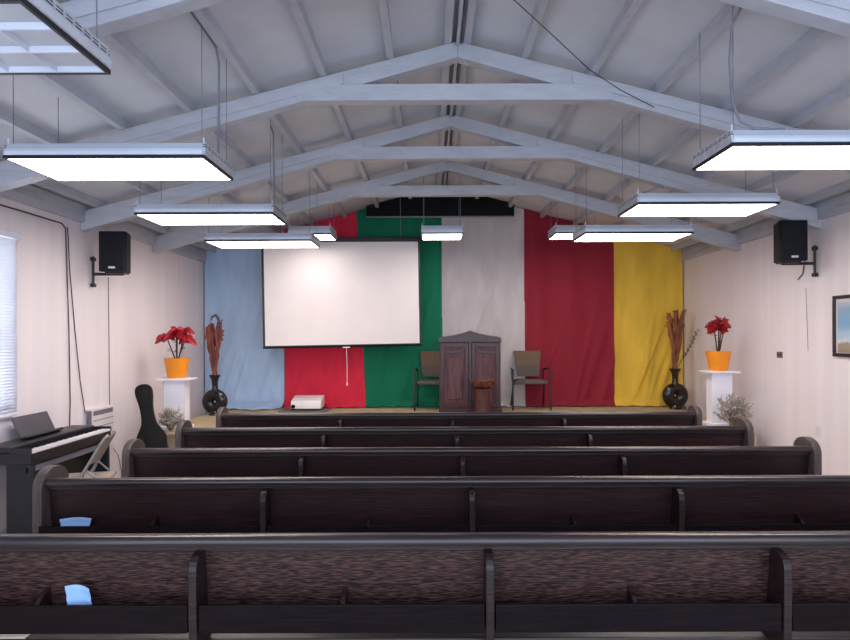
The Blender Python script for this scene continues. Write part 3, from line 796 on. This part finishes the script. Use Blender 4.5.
# local: x negative to the wall, y along the length
MB().box(-.40, .0, 0, LP, zk-.10, zk-.012, .008).out('key_bed', 'piano', t)
MB().box(-.40, -.165, 0, LP, zk-.012, zk+.04, .012).out('control_panel', 'piano', t)
m = MB(); nk = 52
for i in range(nk):
    a = .019+(LP-.038)*i/nk; b = .019+(LP-.038)*(i+1)/nk-.0012
    m.box(-.165, .0, a, b, zk-.014, zk+.004)
m.out('white_keys', 'keys', t)
m = MB()
for i in range(nk-1):
    if i % 7 in (0, 1, 3, 4, 5):
        a = .019+(LP-.038)*(i+1)/nk; m.box(-.165, -.075, a-.006, a+.006, zk+.004, zk+.014, .002)
m.out('black_keys', 'black', t)
for a, b in ((0, .018), (LP-.018, LP)):
    MB().box(-.165, .004, a, b, zk-.02, zk+.028, .005).out('cheek_block', 'piano', t)
for y in (.03, LP-.07):
    MB().box(-.215, .0, y, y+.04, .02, zk-.10, .004).out('side_panel', 'pianoside', t)
    MB().box(-.40, .06, y-.01, y+.05, 0, .045, .01).out('foot', 'piano', t)
MB().box(-.17, -.145, .07, LP-.07, .20, .60, .003).out('modesty_panel', 'piano', t)
MB().box(-.06, -.035, .03, LP-.20, zk-.175, zk-.125, .004).out('front_rail', 'steel', t)
MB().lathe([(.03, 0), (.03, .02), (.02, .03)], 14, Matrix.Translation((-.035, LP-.18, zk-.14)) @ Matrix.Rotation(math.pi/2, 4, 'Y')).out('knob', 'steel', t)
# music rest leaning back to the wall
rot = Matrix.Translation((-.30, .36, zk+.045)) @ Matrix.Rotation(math.radians(-25), 4, 'Y')
r_ = MB(); r_.box(-.006, .006, 0, .50, 0, .205, .003, M=rot); rr = r_.out('music_rest', 'rest', t)
MB().box(-.006, .05, -.01, .55, -.008, .012, .003, M=rot).out('ledge', 'piano', rr)

# folding chair facing the piano
t = thing('folding_chair', 'grey beige metal folding chair pulled up to the digital piano', 'chair', (-2.965, 5.50, 0), math.radians(14))
for s in (-1, 1):
    y = s*.21
    MB().tube([(-.20, y, 0), (-.02, y, .43), (.08, y, .60), (.17, y*.97, .76), (.195, y*.85, .80), (.20, y*.5, .812)], .012).out('side_tube', 'foldchair', t, True)
    MB().tube([(.24, y*.9, 0), (.06, y*.9, .40), (-.06, y*.9, .43)], .011).out('rear_leg', 'foldchair', t, True)
    MB().tube([(.005, y*.93, .445), (.055, y*.93, .545), (.15, y*.93, .45)], .010).out('brace', 'foldchair', t, True)
MB().grid(lambda u, v: Vector((.065+.115*v+.025*math.sin(math.pi*u), -.205+.41*u, .585+.215*v)), 12, 8, .006).out('backrest', 'foldchair', t, True)
MB().box(-.21, .21, -.20, .20, .425, .452, .01).out('seat', 'foldseat', t, True)

# guitar case leaning on the stage edge
t = thing('guitar_case', 'black guitar case leaning upright against the stage edge at left', 'guitar case')
half0 = [(0, .0), (.10, .0), (.165, .03), (.195, .10), (.198, .18), (.175, .27), (.14, .33), (.125, .38), (.13, .43), (.135, .48), (.12, .54), (.085, .60), (.062, .66), (.055, .80), (.065, .90), (.078, .98), (.075, 1.05), (.05, 1.085), (0, 1.095)]
half = [(x*1.18, z*1.03) for x, z in half0]
def smooth(p):
    q = []
    for i in range(len(p)-1):
        a, b = p[i], p[i+1]; q += [(a[0]*.75+b[0]*.25, a[1]*.75+b[1]*.25), (a[0]*.25+b[0]*.75, a[1]*.25+b[1]*.75)]
    return [p[0]]+q+[p[-1]]
h_ = smooth(smooth(half))
out = h_+[(-x, z) for x, z in reversed(h_[1:-1])]
out = [p for i, p in enumerate(out) if (Vector(p)-Vector(out[i-1])).length > 1e-4]
MB().prism(out, 'Y', -.055, .055, .012).out('shell', 'case', t, True)
MB().prism([(x*1.012, (z-.5)*1.006+.5) for x, z in out], 'Y', .015, .035).out('edge_seam', 'caseedge', t)
hh = MB(); hh.tube([(.205, -.03, .12), (.225, -.03, .13), (.225, -.03, .21), (.203, -.03, .22)], .009); hh.out('handle', 'caseedge', t)
t.matrix_world = Matrix.Translation((-3.055, 7.20, .018)) @ Matrix.Rotation(math.radians(-10), 4, 'X') @ Matrix.Rotation(math.radians(-13.5), 4, 'Y') @ Matrix.Rotation(math.radians(14), 4, 'Z')

# ------------------------------------------------------------------ camera, lights, world
cam = bpy.data.cameras.new('camera'); co = bpy.data.objects.new('camera', cam); COL.objects.link(co)
cam.sensor_width = 36; cam.lens = 36*F/850
cam.shift_x = (425-VX)/850; cam.shift_y = (VY-320)/850
co.matrix_world = Matrix.Translation((0, 0, CAMZ)) @ Matrix.Rotation(math.pi/2, 4, 'X') @ Matrix.Rotation(math.radians(-.2), 4, 'Z')
cam.clip_start = .02; scn.camera = co

def area(name, loc, rot, sx, sy, power, col):
    l = bpy.data.lights.new(name, 'AREA'); l.shape = 'RECTANGLE'; l.size = sx; l.size_y = sy; l.energy = power; l.color = col
    o = bpy.data.objects.new(name, l); COL.objects.link(o); o.location = loc; o.rotation_euler = rot; return o
# daylight from behind the photographer; end wall left off to let it in
area('daylight', (XC, YN-.05, 1.7), (math.radians(90), 0, 0), 7.0, 2.9, 250, (.70, .82, 1))
# daylight outside the left window
area('window_daylight', (XL-.35, (WY0+WY1)/2, (WZ0+WZ1)/2), (0, math.radians(-90), 0), 1.5, 1.4, 50, (.92, .96, 1))
w = bpy.data.worlds.new('world'); scn.world = w; w.use_nodes = True
bg = w.node_tree.nodes['Background']; bg.inputs[0].default_value = (.62, .74, 1, 1); bg.inputs[1].default_value = .5
scn.view_settings.view_transform = 'Standard'; scn.view_settings.look = 'None'
scn.view_settings.exposure = 0; scn.view_settings.gamma = 1
